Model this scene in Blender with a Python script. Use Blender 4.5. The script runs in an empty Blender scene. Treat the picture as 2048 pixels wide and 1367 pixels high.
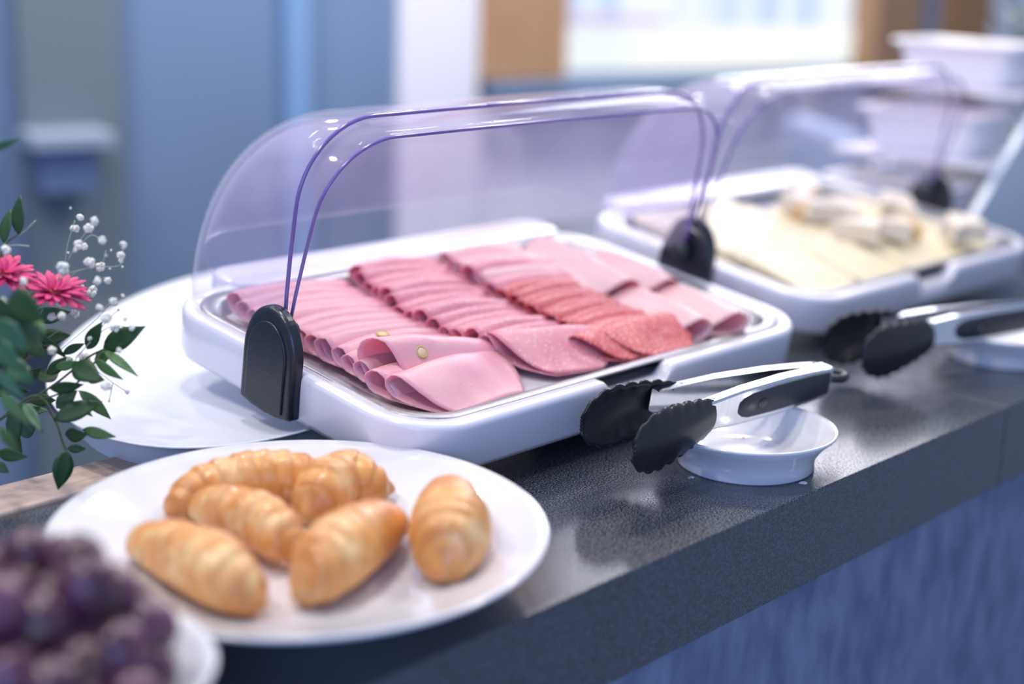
import bpy, bmesh, math, random
from mathutils import Vector, Matrix, Euler, noise
S = bpy.context.scene
COL = S.collection
PI = math.pi
random.seed(7)

# ------------------------------------------------------------------ camera
CAM = Vector((-1.0582, -0.9988, 0.4383))
RIGHT = Vector((0.6853, -0.7277, 0.0278)); DOWN = Vector((-0.1663, -0.1935, -0.9669)); FWD = Vector((0.709, 0.658, -0.2537))
FPX = 3031.4
cd = bpy.data.cameras.new('camera'); cam = bpy.data.objects.new('camera', cd); COL.objects.link(cam)
cd.sensor_width = 36.0; cd.lens = FPX / 2048 * 36; cd.clip_start = .02; cd.clip_end = 60
rm = Matrix((RIGHT, -DOWN, -FWD)).transposed().to_4x4()
cam.matrix_world = Matrix.Translation(CAM) @ rm.to_quaternion().to_matrix().to_4x4()
cd.dof.use_dof = True; cd.dof.focus_distance = 1.27; cd.dof.aperture_fstop = 1.75
S.camera = cam
S.cycles.transparent_max_bounces = 48; S.cycles.max_bounces = 10

def at(px, py, z=0.0):
    d = FWD + RIGHT * ((px - 1024) / FPX) + DOWN * ((py - 683.5) / FPX)
    return CAM + d * ((z - CAM.z) / d.z)
def atd(px, py, D):
    return CAM + (FWD + RIGHT * ((px - 1024) / FPX) + DOWN * ((py - 683.5) / FPX)) * D

# ------------------------------------------------------------------ world, lights, exposure
wd = bpy.data.worlds.new('world'); S.world = wd; wd.use_nodes = True
bg = wd.node_tree.nodes['Background']
bg.inputs[0].default_value = (0.55, 0.68, 1.0, 1); bg.inputs[1].default_value = 0.48
S.view_settings.view_transform = 'Standard'; S.view_settings.look = 'None'
S.view_settings.exposure = 0.2; S.view_settings.gamma = 1.0; S.view_settings.use_curve_mapping = False
def light(name, loc, aim, size, power, color, shape='DISK', sy=None):
    l = bpy.data.lights.new(name, 'AREA'); l.shape = shape; l.size = size
    if sy: l.size_y = sy
    l.energy = power; l.color = color
    o = bpy.data.objects.new(name, l); COL.objects.link(o); o.location = loc
    o.rotation_euler = (Vector(aim) - Vector(loc)).to_track_quat('-Z', 'Y').to_euler(); return o
WARM = (1.0, .93, .86)
for i, (x, y) in enumerate([(-.9, .9), (.4, 1.5), (1.5, .6), (-.2, .1), (.9, -.3), (-1.2, -.2)]):
    light('overhead_light', (x, y, 1.65), (x * .6, y * .6, 0), .16, 8.2, WARM)
light('side_window_light', (-2.6, -2.2, .7), (0, 0, -.1), 1.6, 30, (.24, .43, 1.0), 'RECTANGLE', 1.3)
light('back_window_light', (2.28, 1.34, .92), (-.1, -.1, 0), 1.2, 22, (.95, .96, 1.0), 'RECTANGLE', .9)
light('overhead_light', (1.2, .9, 1.6), (1.9, 1.4, 0), .3, 22, WARM); light('overhead_light', (-.3, 1.4, 1.6), (.2, 2.6, 0), .3, 12, WARM)  # two extra lights added to brighten the walls at the back

# ------------------------------------------------------------------ materials
def mat(name, col, rough=.5, col2=None, scale=20, spec=.5, metal=0, bump=0, bscale=60, sss=0, ssc=(1, .3, .2), coat=0, detail=3, trans=0, alpha=None, lo=.35, hi=.65, sheen=0, vec=None):
    m = bpy.data.materials.new(name); m.use_nodes = True
    nt = m.node_tree; b = nt.nodes['Principled BSDF']
    b.inputs['Base Color'].default_value = (*col, 1); b.inputs['Roughness'].default_value = rough
    b.inputs['Metallic'].default_value = metal; b.inputs['Specular IOR Level'].default_value = spec
    b.inputs['Coat Weight'].default_value = coat; b.inputs['Coat Roughness'].default_value = .08
    if trans: b.inputs['Transmission Weight'].default_value = trans
    if sss:
        b.inputs['Subsurface Weight'].default_value = sss; b.inputs['Subsurface Scale'].default_value = .006
        b.inputs['Subsurface Radius'].default_value = ssc
    tc = nt.nodes.new('ShaderNodeTexCoord')
    mp = nt.nodes.new('ShaderNodeMapping'); nt.links.new(tc.outputs['Object'], mp.inputs[0])
    if vec: mp.inputs['Scale'].default_value = vec
    if col2 is not None:
        n = nt.nodes.new('ShaderNodeTexNoise'); n.inputs['Scale'].default_value = scale; n.inputs['Detail'].default_value = detail
        nt.links.new(mp.outputs[0], n.inputs['Vector'])
        r = nt.nodes.new('ShaderNodeMapRange'); r.inputs[1].default_value = lo; r.inputs[2].default_value = hi
        nt.links.new(n.outputs['Fac'], r.inputs[0])
        mx = nt.nodes.new('ShaderNodeMix'); mx.data_type = 'RGBA'; mx.name = 'MIXC'
        mx.inputs[6].default_value = (*col, 1); mx.inputs[7].default_value = (*col2, 1)
        nt.links.new(r.outputs[0], mx.inputs[0]); nt.links.new(mx.outputs[2], b.inputs['Base Color'])
    if bump:
        n2 = nt.nodes.new('ShaderNodeTexNoise'); n2.inputs['Scale'].default_value = bscale; n2.inputs['Detail'].default_value = 4
        nt.links.new(mp.outputs[0], n2.inputs['Vector'])
        bp = nt.nodes.new('ShaderNodeBump'); bp.inputs['Strength'].default_value = bump; bp.inputs['Distance'].default_value = .002
        nt.links.new(n2.outputs['Fac'], bp.inputs['Height']); nt.links.new(bp.outputs[0], b.inputs['Normal'])
    return m
def spots(m, col, scale, size, rnd=1.0, second=None):
    """scatter of voronoi dots over the base colour"""
    nt = m.node_tree; b = nt.nodes['Principled BSDF']
    src = b.inputs['Base Color'].links[0].from_socket if b.inputs['Base Color'].links else None
    tc = nt.nodes.new('ShaderNodeTexCoord'); v = nt.nodes.new('ShaderNodeTexVoronoi'); v.inputs['Scale'].default_value = scale
    nt.links.new(tc.outputs['Object'], v.inputs['Vector'])
    r = nt.nodes.new('ShaderNodeMapRange'); r.inputs[1].default_value = size * .7; r.inputs[2].default_value = size
    r.inputs[3].default_value = 1; r.inputs[4].default_value = 0
    nt.links.new(v.outputs['Distance'], r.inputs[0])
    mx = nt.nodes.new('ShaderNodeMix'); mx.data_type = 'RGBA'; mx.inputs[7].default_value = (*col, 1)
    if src: nt.links.new(src, mx.inputs[6])
    else: mx.inputs[6].default_value = b.inputs['Base Color'].default_value
    nt.links.new(r.outputs[0], mx.inputs[0]); nt.links.new(mx.outputs[2], b.inputs['Base Color'])
    return m
M = {}
M['plastic'] = mat('white_plastic', (.80, .79, .87), .22, (.77, .76, .85), 6, coat=.25)
M['china'] = mat('white_china', (.80, .80, .84), .12, (.77, .77, .82), 5, coat=.5)
M['melamine'] = mat('white_melamine', (.72, .74, .81), .4, (.69, .71, .79), 9, bump=.15, bscale=18)
M['steel'] = mat('brushed_steel', (.40, .40, .42), .38, (.32, .32, .34), 60, metal=1, vec=(1, 14, 1))
M['polished'] = mat('polished_steel', (.80, .82, .86), .16, (.72, .75, .80), 30, metal=1, vec=(20, 1, 1))
M['black'] = mat('black_plastic', (.012, .017, .028), .30, (.018, .023, .035), 80, bump=.1, bscale=400)
M['nylon'] = mat('black_nylon', (.014, .014, .018), .34, (.022, .021, .024), 40, spec=.55)
M['rubber'] = mat('dark_rubber', (.02, .02, .03), .5, (.03, .03, .04), 50)
M['granite'] = mat('speckled_granite', (.005, .008, .017), .27, (.105, .12, .155), 700, spec=.8, detail=2, lo=.44, hi=.66, coat=0)
_nt = M['granite'].node_tree; _mr = _nt.nodes.new('ShaderNodeMapRange'); _mr.inputs[3].default_value = .13; _mr.inputs[4].default_value = .52
_nt.links.new(_nt.nodes['MIXC'].inputs[0].links[0].from_socket, _mr.inputs[0]); _nt.links.new(_mr.outputs[0], _nt.nodes['Principled BSDF'].inputs['Roughness'])
M['panel'] = mat('grey_plaster_panel', (.10, .135, .235), .6, (.19, .235, .35), 22, bump=.6, bscale=30, vec=(1.5, 1, .7), detail=8)
M['wood'] = mat('light_oak', (.62, .47, .40), .45, (.52, .38, .31), 12, vec=(1.2, 22, 22), bump=.1)
M['darkwood'] = mat('brown_wood', (.36, .19, .08), .5, (.28, .14, .06), 6, vec=(14, 14, 1))
M['orange'] = mat('ochre_wood', (.40, .235, .135), .5, (.34, .19, .10), 6, vec=(14, 14, 1))
M['mort'] = spots(mat('mortadella', (.94, .46, .49), .42, (.90, .35, .43), 26, sss=.5, bump=.12, bscale=180, lo=.3, hi=.7), (.60, .28, .32), 150, .10)
M['ham'] = spots(mat('pink_salami', (.80, .31, .36), .42, (.72, .23, .29), 30, sss=.4, bump=.15, bscale=200), (.90, .56, .58), 230, .26)
M['salami'] = spots(mat('red_salami', (.70, .15, .15), .45, (.60, .10, .11), 40, sss=.3, bump=.25, bscale=260), (.86, .44, .42), 280, .36)
M['cooked'] = mat('cooked_ham', (.90, .46, .47), .38, (.90, .55, .54), 14, sss=.5, bump=.12, bscale=120)
M['rind'] = mat('olive_ring', (.62, .50, .14), .4, (.50, .40, .10), 60)
M['olive'] = mat('olive_heart', (.83, .62, .38), .5, (.78, .55, .33), 60)
M['cheese'] = mat('pale_cheese', (.86, .77, .54), .42, (.84, .73, .48), 12, sss=.2, ssc=(1, .8, .4), bump=.1)
M['brie'] = mat('white_rind', (.82, .77, .68), .6, (.78, .66, .50), 30, bump=.4, bscale=90)
M['amber'] = mat('amber_cheese', (.84, .58, .28), .45, (.78, .50, .22), 14, sss=.15)
M['grape'] = mat('dark_grape', (.050, .012, .030), .32, (.16, .050, .10), 22, spec=.6, coat=.25, detail=2)
M['gstem'] = mat('grape_stem', (.16, .12, .05), .6)
M['leaf'] = mat('dark_leaf', (.022, .085, .020), .42, (.014, .055, .014), 50, bump=.2, bscale=120)
M['leaf2'] = mat('light_leaf', (.12, .25, .08), .45, (.06, .15, .045), 50, bump=.2, bscale=120)
M['leaf3'] = mat('blue_green_leaf', (.045, .15, .07), .45, (.028, .095, .045), 40)
M['vein'] = mat('leaf_vein', (.12, .26, .09), .5)
M['stem'] = mat('green_stem', (.06, .12, .04), .5, (.09, .07, .03), 30)
M['wisp'] = mat('pale_stem', (.28, .40, .30), .5)
M['bloom'] = mat('white_bloom', (.86, .86, .80), .7, (.76, .78, .68), 300, sss=.1, ssc=(1, 1, 1))
M['bud'] = mat('green_bud', (.62, .72, .52), .6)
M['petal'] = mat('magenta_petal', (.70, .035, .20), .5, (.56, .02, .16), 60, sss=.1)
M['pistil'] = mat('yellow_heart', (.85, .42, .12), .6, (.75, .12, .18), 300)
M['curtain'] = mat('blue_wall_paint', (.145, .228, .385), .75, (.135, .20, .31), .8)
M['wallw'] = mat('white_wall_paint', (.70, .70, .80), .8, (.67, .67, .77), 2)
M['greyblue'] = mat('grey_blue_paint', (.30, .36, .48), .7, (.27, .33, .45), 3)
M['shelf'] = mat('pale_grey_paint', (.27, .33, .43), .6)
M['bluefab'] = mat('blue_fabric', (.27, .33, .48), .9, (.24, .30, .44), 80, bump=.3, bscale=300)
M['sillm'] = mat('slate_sill', (.12, .19, .32), .4, (.10, .16, .28), 6)
M['floor'] = mat('dark_floor', (.20, .27, .41), .6, (.18, .24, .37), 4)
M['bluepl'] = mat('pale_blue_plastic', (.62, .70, .80), .3, (.58, .66, .77), 4)
M['fruit'] = mat('pink_yoghurt', (.85, .55, .58), .4, (.80, .42, .48), 20)
M['gap'] = mat('dark_joint', (.03, .035, .045), .6)
M['vase'] = mat('white_vase', (.78, .78, .84), .2)

def croissant_mat():
    m = mat('baked_pastry', (.84, .40, .12), .36, (.66, .24, .05), 18, sss=.12, ssc=(1, .5, .2), bump=.35, bscale=70, coat=.12)
    nt = m.node_tree; b = nt.nodes['Principled BSDF']; mx0 = nt.nodes['MIXC']
    tc = nt.nodes.new('ShaderNodeTexCoord'); n = nt.nodes.new('ShaderNodeTexNoise'); n.inputs['Scale'].default_value = 34; n.inputs['Detail'].default_value = 2
    nt.links.new(tc.outputs['Object'], n.inputs['Vector'])
    r = nt.nodes.new('ShaderNodeMapRange'); r.inputs[1].default_value = .48; r.inputs[2].default_value = .66
    nt.links.new(n.outputs['Fac'], r.inputs[0])
    mx = nt.nodes.new('ShaderNodeMix'); mx.data_type = 'RGBA'; mx.inputs[7].default_value = (.90, .60, .28, 1)
    nt.links.new(mx0.outputs[2], mx.inputs[6]); nt.links.new(r.outputs[0], mx.inputs[0])
    atn = nt.nodes.new('ShaderNodeAttribute'); atn.attribute_name = 'brown'
    m3 = nt.nodes.new('ShaderNodeMix'); m3.data_type = 'RGBA'; m3.inputs[7].default_value = (.40, .115, .022, 1)
    mm = nt.nodes.new('ShaderNodeMath'); mm.operation = 'MULTIPLY'; mm.inputs[1].default_value = .5; nt.links.new(atn.outputs['Fac'], mm.inputs[0])
    nt.links.new(mx.outputs[2], m3.inputs[6]); nt.links.new(mm.outputs[0], m3.inputs[0]); nt.links.new(m3.outputs[2], b.inputs['Base Color'])
    return m
M['pastry'] = croissant_mat()

def clear_plastic(name, tint, haze_mix, edge):
    m = bpy.data.materials.new(name); m.use_nodes = True; nt = m.node_tree; nt.nodes.clear()
    out = nt.nodes.new('ShaderNodeOutputMaterial')
    tr = nt.nodes.new('ShaderNodeBsdfTransparent'); tr.inputs[0].default_value = (*tint, 1)
    df = nt.nodes.new('ShaderNodeBsdfDiffuse'); df.inputs[0].default_value = (.80, .79, .93, 1)
    gl = nt.nodes.new('ShaderNodeBsdfGlossy'); gl.inputs['Roughness'].default_value = .07; gl.inputs[0].default_value = (.95, .95, 1, 1)
    tc = nt.nodes.new('ShaderNodeTexCoord'); nz = nt.nodes.new('ShaderNodeTexNoise'); nz.inputs['Scale'].default_value = 14; nz.inputs['Detail'].default_value = 5
    nt.links.new(tc.outputs['Object'], nz.inputs['Vector'])
    rg = nt.nodes.new('ShaderNodeMapRange'); rg.inputs[1].default_value = .45; rg.inputs[2].default_value = .8; rg.inputs[3].default_value = haze_mix; rg.inputs[4].default_value = haze_mix * 2.2  # patchy diffuse white painted in for hazy reflections and fine scratches
    nt.links.new(nz.outputs['Fac'], rg.inputs[0])
    m1 = nt.nodes.new('ShaderNodeMixShader'); nt.links.new(rg.outputs[0], m1.inputs[0]); nt.links.new(tr.outputs[0], m1.inputs[1]); nt.links.new(df.outputs[0], m1.inputs[2])
    lw0 = nt.nodes.new('ShaderNodeLayerWeight'); lw0.inputs[0].default_value = edge
    lw = nt.nodes.new('ShaderNodeMapRange'); nt.links.new(lw0.outputs['Fresnel'], lw.inputs[0]); lw.inputs[3].default_value = .0; lw.inputs[4].default_value = .50
    bp = nt.nodes.new('ShaderNodeBump'); bp.inputs['Strength'].default_value = .12; bp.inputs['Distance'].default_value = .001
    n3 = nt.nodes.new('ShaderNodeTexNoise'); n3.inputs['Scale'].default_value = 22; nt.links.new(tc.outputs['Object'], n3.inputs['Vector'])
    nt.links.new(n3.outputs['Fac'], bp.inputs['Height']); nt.links.new(bp.outputs[0], gl.inputs['Normal'])
    geo = nt.nodes.new('ShaderNodeNewGeometry'); inv = nt.nodes.new('ShaderNodeMath'); inv.operation = 'SUBTRACT'; inv.inputs[0].default_value = 1; nt.links.new(geo.outputs['Backfacing'], inv.inputs[1])
    mu = nt.nodes.new('ShaderNodeMath'); mu.operation = 'MULTIPLY'; nt.links.new(inv.outputs[0], mu.inputs[0]); nt.links.new(lw.outputs[0], mu.inputs[1])
    m2 = nt.nodes.new('ShaderNodeMixShader'); nt.links.new(mu.outputs[0], m2.inputs[0]); nt.links.new(m1.outputs[0], m2.inputs[1]); nt.links.new(gl.outputs[0], m2.inputs[2])
    nt.links.new(m2.outputs[0], out.inputs[0]); return m
M['dome'] = clear_plastic('clear_lavender_plastic', (.972, .966, .988), .05, .20)
M['bead'] = mat('violet_plastic_edge', (.15, .11, .36), .2, (.19, .14, .42), 20, spec=.6, coat=.4)

def emis(name, c1, c2, st, vec=(1, 1, 1), scale=4):
    m = bpy.data.materials.new(name); m.use_nodes = True; nt = m.node_tree; nt.nodes.clear()
    out = nt.nodes.new('ShaderNodeOutputMaterial'); e = nt.nodes.new('ShaderNodeEmission'); e.inputs[1].default_value = st
    tc = nt.nodes.new('ShaderNodeTexCoord'); mp = nt.nodes.new('ShaderNodeMapping'); mp.inputs['Scale'].default_value = vec
    n = nt.nodes.new('ShaderNodeTexNoise'); n.inputs['Scale'].default_value = scale
    nt.links.new(tc.outputs['Object'], mp.inputs[0]); nt.links.new(mp.outputs[0], n.inputs['Vector'])
    r = nt.nodes.new('ShaderNodeMapRange'); r.inputs[1].default_value = .4; r.inputs[2].default_value = .62; nt.links.new(n.outputs['Fac'], r.inputs[0])
    mx = nt.nodes.new('ShaderNodeMix'); mx.data_type = 'RGBA'; mx.inputs[6].default_value = (*c1, 1); mx.inputs[7].default_value = (*c2, 1)
    nt.links.new(r.outputs[0], mx.inputs[0]); nt.links.new(mx.outputs[2], e.inputs[0]); nt.links.new(e.outputs[0], out.inputs[0]); return m
M['day'] = emis('bright_daylight_pane', (.52, .64, .90), (.86, .91, .97), 1.0, (7, 7, .25), 3)
M['daylow'] = emis('bright_lower_pane', (.80, .86, .92), (.93, .94, .90), 1.0, (1, 1, 1), 2)

# ------------------------------------------------------------------ helpers
def mesh(name, verts, faces, smooth=True):
    me = bpy.data.meshes.new(name); me.from_pydata([tuple(v) for v in verts], [], faces); me.update()
    if smooth: me.polygons.foreach_set('use_smooth', [True] * len(me.polygons))
    return me
def obj(name, me, m, parent=None, mw=None, solid=0, sub=0, bevel=0, off=0):
    o = bpy.data.objects.new(name, me); COL.objects.link(o)
    if m and not me.materials: me.materials.append(m)
    if parent: o.parent = parent
    if mw is not None: o.matrix_basis = mw
    if solid:
        s = o.modifiers.new('s', 'SOLIDIFY'); s.thickness = solid; s.offset = off
    if sub:
        s = o.modifiers.new('u', 'SUBSURF'); s.levels = s.render_levels = sub
    if bevel:
        s = o.modifiers.new('b', 'BEVEL'); s.width = bevel; s.segments = 3; s.limit_method = 'ANGLE'
    return o
def tag(o, label=None, cat=None, group=None, kind=None):
    for k, v in (('label', label), ('category', cat), ('group', group), ('kind', kind)):
        if v: o[k] = v
    return o
def empty(name, mw, label, cat, group=None):
    o = bpy.data.objects.new(name, None); COL.objects.link(o); o.empty_display_size = .02
    o.matrix_basis = mw if isinstance(mw, Matrix) else Matrix.Translation(Vector(mw))
    return tag(o, label, cat, group)
def T(x, y, z=0): return Matrix.Translation((x, y, z))
def Rz(a): return Matrix.Rotation(a, 4, 'Z')
def Rx(a): return Matrix.Rotation(a, 4, 'X')
def Ry(a): return Matrix.Rotation(a, 4, 'Y')
def box_bm(bm, x0, x1, y0, y1, z0, z1, m=None):
    vs = [bm.verts.new((m @ Vector(p)) if m else p) for p in ((x0, y0, z0), (x1, y0, z0), (x1, y1, z0), (x0, y1, z0), (x0, y0, z1), (x1, y0, z1), (x1, y1, z1), (x0, y1, z1))]
    for f in ((0, 3, 2, 1), (4, 5, 6, 7), (0, 1, 5, 4), (1, 2, 6, 5), (2, 3, 7, 6), (3, 0, 4, 7)): bm.faces.new([vs[i] for i in f])
def box(name, x0, x1, y0, y1, z0, z1, m, parent=None, mw=None, bevel=0):
    bm = bmesh.new(); box_bm(bm, x0, x1, y0, y1, z0, z1); me = bpy.data.meshes.new(name); bm.to_mesh(me); bm.free()
    return obj(name, me, m, parent, mw, bevel=bevel)
def loft(rings, cap0=True, cap1=True, closed=True):
    n = len(rings[0]); v = [p for r in rings for p in r]; f = []
    for i in range(len(rings) - 1):
        for j in range(n if closed else n - 1):
            k = (j + 1) % n; f.append((i * n + j, i * n + k, (i + 1) * n + k, (i + 1) * n + j))
    if cap0: f.append(tuple(reversed(range(n))))
    if cap1: f.append(tuple(range((len(rings) - 1) * n, len(rings) * n)))
    return v, f
def lathe(prof, seg=64, sx=1, sy=1):
    rings = [[(r * math.cos(2 * PI * j / seg) * sx, r * math.sin(2 * PI * j / seg) * sy, z) for j in range(seg)] for r, z in prof]
    return loft(rings, prof[0][0] > 1e-4, prof[-1][0] > 1e-4)
def tube(pts, rad, seg=8, caps=True):
    pts = [Vector(p) for p in pts]; n = len(pts); rings = []; up = None
    for i, p in enumerate(pts):
        t = (pts[min(i + 1, n - 1)] - pts[max(i - 1, 0)]).normalized()
        if up is None: up = t.orthogonal().normalized()
        else:
            up = (up - t * up.dot(t)).normalized()
        b = t.cross(up); r = rad(i / (n - 1)) if callable(rad) else rad
        rings.append([p + (up * math.cos(2 * PI * j / seg) + b * math.sin(2 * PI * j / seg)) * r for j in range(seg)])
    return loft(rings, caps, caps)
def rrect(hx, hy, r, n=8, ex=()):
    """rounded rectangle outline (ccw), extra x samples on the front side"""
    r = max(r, .001); pts = []
    for cx, cy, a0 in ((hx - r, -hy + r, -PI / 2), (hx - r, hy - r, 0), (-hx + r, hy - r, PI / 2), (-hx + r, -hy + r, PI)):
        for i in range(n + 1): a = a0 + PI / 2 * i / n; pts.append((cx + r * math.cos(a), cy + r * math.sin(a)))
    for x in ex: pts.append((x, -hy))
    return pts
def catmull(P, n=8):
    P = [Vector(p) for p in P]; Q = [P[0] * 2 - P[1]] + P + [P[-1] * 2 - P[-2]]; out = []
    for i in range(1, len(Q) - 2):
        for k in range(n):
            t = k / n; a, b, c, d = Q[i - 1], Q[i], Q[i + 1], Q[i + 2]
            out.append(.5 * ((2 * b) + (c - a) * t + (2 * a - 5 * b + 4 * c - d) * t * t + (3 * b - a - 3 * c + d) * t ** 3))
    out.append(P[-1]); return out
ORD = ['front', 'second', 'third', 'fourth', 'fifth', 'sixth', 'seventh', 'eighth', 'ninth', 'tenth', 'eleventh', 'twelfth', 'thirteenth', 'fourteenth', 'fifteenth', 'sixteenth']
def nth(i, n): return 'rearmost' if i == n - 1 else ('frontmost' if i == 0 else ORD[i])
def copy_tree(o, parent=None, mw=None):
    c = o.copy(); COL.objects.link(c)
    if parent: c.parent = parent
    if mw is not None: c.matrix_basis = mw
    for ch in list(o.children): copy_tree(ch, c)
    return c

# ------------------------------------------------------------------ room
WU = Vector((math.cos(math.radians(-15)), math.sin(math.radians(-15)), 0)); WN = Vector((-WU.y, WU.x, 0))
WM = Matrix.Translation((1.716, 1.595, 0)) @ Rz(math.radians(-15))      # wall frame: x along, y away, z up
def wbox(name, x0, x1, z0, z1, d0, d1, m, parent=None, bevel=0):
    return box(name, x0, x1, d0, d1, z0, z1, m, parent, WM if parent is None else None, bevel)
fl = box('floor', -3.5, 5.5, -1.2, 4.5, -.95, -.90, M['floor']); tag(fl, kind='structure')
# blue left wall part with slow folds like a heavy curtain wall
tag(wbox('wall_back', -3.2, -.33, -.9, 1.7, 0, .15, M['curtain']), kind='structure')
tag(wbox('wall_middle', -.33, -.115, -.9, 1.7, -.02, .15, M['wallw']), kind='structure')
tag(wbox('wall_low', -.115, 1.21, -.9, .075, 0, .15, M['wallw']), kind='structure')
tag(wbox('wall_right', 1.68, 3.6, -.9, 1.7, -.02, .15, M['wallw']), kind='structure')
tag(wbox('wall_corner', 1.21, 1.68, -.9, .02, 0, .15, M['greyblue']), kind='structure')
w1 = tag(empty('window_1', WM, 'wide bright window with ochre side panel above a slate sill', 'window'), kind='structure')
wbox('side_panel', -.115, .137, .115, 1.6, -.03, .10, M['orange'], w1, .004)
wbox('window_frame', 1.20, 1.30, .115, 1.6, -.02, .10, M['orange'], w1, .004)
wbox('window_frame', .137, 1.20, 1.50, 1.6, -.02, .10, M['orange'], w1, .004)
wbox('pane', .137, 1.20, .235, 1.50, .08, .09, M['day'], w1)
wbox('lower_pane', .137, 1.20, .125, .235, .07, .08, M['daylow'], w1)
wbox('glazing_bar', .137, .50, .245, .268, .05, .068, mat('faded_red_bar', (.62, .50, .62), .6), w1)
wbox('window_sill', -.10, 1.30, .078, .112, -.10, .10, M['sillm'], w1, .004)
d1 = tag(empty('door_1', WM, 'blue and brown door beside the bright window', 'door'), kind='structure')
wbox('door_frame', 1.30, 1.39, .02, 1.7, -.02, .12, M['orange'], d1, .004)
wbox('door_leaf', 1.39, 1.50, .02, 1.7, .02, .08, M['greyblue'], d1)
wbox('door_frame', 1.50, 1.68, .02, 1.7, -.02, .12, M['darkwood'], d1, .004)
tag(wbox('wall_strip_1', -1.21, -1.00, -.9, 1.7, -.04, 0, mat('darker_blue', (.13, .17, .21), .7)), kind='structure')  # darker vertical strip on the blue wall
tag(wbox('wall_strip_2', -.62, -.56, -.9, 1.7, -.03, 0, mat('mid_blue', (.17, .31, .54), .7)), kind='structure')  # narrow brighter blue vertical strip on the wall
ws = empty('wall_shelf', WM @ T(-1.14, -.04, .02), 'small pale grey shelf box on the blue wall above the flowers', 'shelf')
box('shelf_board', -.085, .085, -.12, 0, -.008, .024, M['shelf'], ws, bevel=.004)
box('shelf_shadow', -.06, .055, -.09, 0, -.10, -.010, mat('shelf_shadow_tone', (.11, .17, .31), .6), ws, bevel=.003)  # dark block standing in for the shadow under the shelf board
# chair near the window
ch = empty('dining_chair', T(2.02, .62, -.9) @ Rz(math.radians(50)), 'blue upholstered chair standing under the window behind the counter', 'chair')
box('seat', -.24, .24, -.24, .24, .42, .50, M['bluefab'], ch, bevel=.02)
box('backrest', -.23, .23, .20, .27, .48, .98, M['bluefab'], ch, bevel=.03)
for x in (-.2, .2):
    for y in (-.2, .22): box('leg', x - .02, x + .02, y - .02, y + .02, 0, .42, M['darkwood'], ch)

# ------------------------------------------------------------------ counter
YF = -.368
def slab(name, x0, x1, y0, y1, label):
    o = box(name, x0, x1, y0, y1, -.084, 0, M['granite'], bevel=.0012); return tag(o, label, 'countertop', 'granite slabs of the buffet counter')
slab('granite_slab', -1.5, .3595, YF, .03, 'long speckled dark granite slab carrying the croissant plate and the pink cold cuts tray')
slab('granite_slab', .3605, 2.4, YF, .62, 'speckled dark granite slab right of the fine seam, under the cheese tray')
slab('granite_slab', -.22, .3595, .0895, .62, 'granite surface at the rear of the counter between the platter and the cheese tray')
wsf = box('wooden_ledge', -1.5, .359, .0315, .088, -.06, .004, M['wood'], bevel=.003); tag(wsf, 'pale oak ledge along the back of the granite counter at the left', 'ledge')
cab = empty('counter_cabinet', T(0, 0, -.9), 'blue grey plaster panelled front of the buffet counter below the granite', 'cabinet')
box('front_panel', -1.5, .3595, YF + .012, YF + .035, 0, .8155, M['panel'], cab)
box('front_panel', .3605, 2.4, YF + .012, YF + .035, 0, .8155, M['panel'], cab)
box('body', -1.48, 2.38, YF + .036, .02, .0, .8155, M['gap'], cab)

# ------------------------------------------------------------------ roll-top tray
L, W, H, Z0, TILT = .5704, .3576, .0445, .020, .1426
HL, HW = L / 2, W / 2
AX = .070                                    # hinge axis height above the tray bottom
def tray_matrix(x, y, z0=Z0, tilt=TILT): return T(x, y - HW, z0) @ Rx(tilt) @ T(0, HW, 0)

def base_mesh():
    ex = sorted([-.2, -.15, -.1, -.062, -.056, -.052, -.049, -.046, -.03, 0, .02, .030, .033, .036, .040, .046, .08, .12, .16, .2])
    def lev(x):                               # how far the finger notch cuts down
        def st(a, b, v): v = min(1, max(0, (v - a) / (b - a))); return v * v * (3 - 2 * v)
        return st(-.054, -.047, x) * (1 - st(.030, .044, x))
    rings = []
    for ins, z in ((.006, 0), (.003, .0008), (.001, .006), (0, .030), (0, .0395), (.0008, .0425), (.0028, .0446), (.005, .0452), (.0155, .0446), (.0163, .0425), (.021, .029)):
        r = []
        for (x, y) in rrect(HL - ins, HW - ins, .062 - ins, 10, ex):
            zz = z
            if y < -HW + ins + 1e-5 and z > .0295:
                zz = z - (z - .0295 - (.002 if ins > .011 else 0)) * lev(x) if ins < .0195 else z
            r.append((x, y, zz))
        rings.append(r)
    return loft(rings)
def pan_mesh():
    rings = []
    for ins, z in ((0, .0440), (.001, .0447), (.011, .0440), (.0135, .0425), (.0165, .0300), (.022, .0275)):
        rings.append([(x, y, z) for x, y in rrect(  .2700 - ins, .1635 - ins, .050 - ins * .6, 10)])
    return loft(rings, False, True)
def dome_profile(hx, R, rc, n=12):
    """(x, r) from left hinge over the top to right hinge"""
    P = [(-hx, .006), (-hx - .001, R * .2), (-hx - .001, R * .4)]
    for i in range(n + 1):
        a = PI - PI / 2 * i / n; P.append((-hx + rc + rc * math.cos(a), R - rc + rc * math.sin(a)))
    P.append((-hx * .45, R + .0005)); P.append((0, R + .001)); P.append((hx * .45, R + .0005))
    for i in range(n + 1):
        a = PI / 2 - PI / 2 * i / n; P.append((hx - rc + rc * math.cos(a), R - rc + rc * math.sin(a)))
    return P + [(hx + .001, R * .4), (hx + .001, R * .2), (hx, .006)]
def dome_mesh(hx, R, rc, a0, a1, n=26):
    P = dome_profile(hx, R, rc); rings = []
    for i in range(n + 1):
        a = a0 + (a1 - a0) * i / n; c, s = math.cos(a), math.sin(a)
        rings.append([(x, -r * c * 1.0 if False else r * -c, AX + r * s) for x, r in P])
    return loft(rings, False, False, False)
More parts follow.
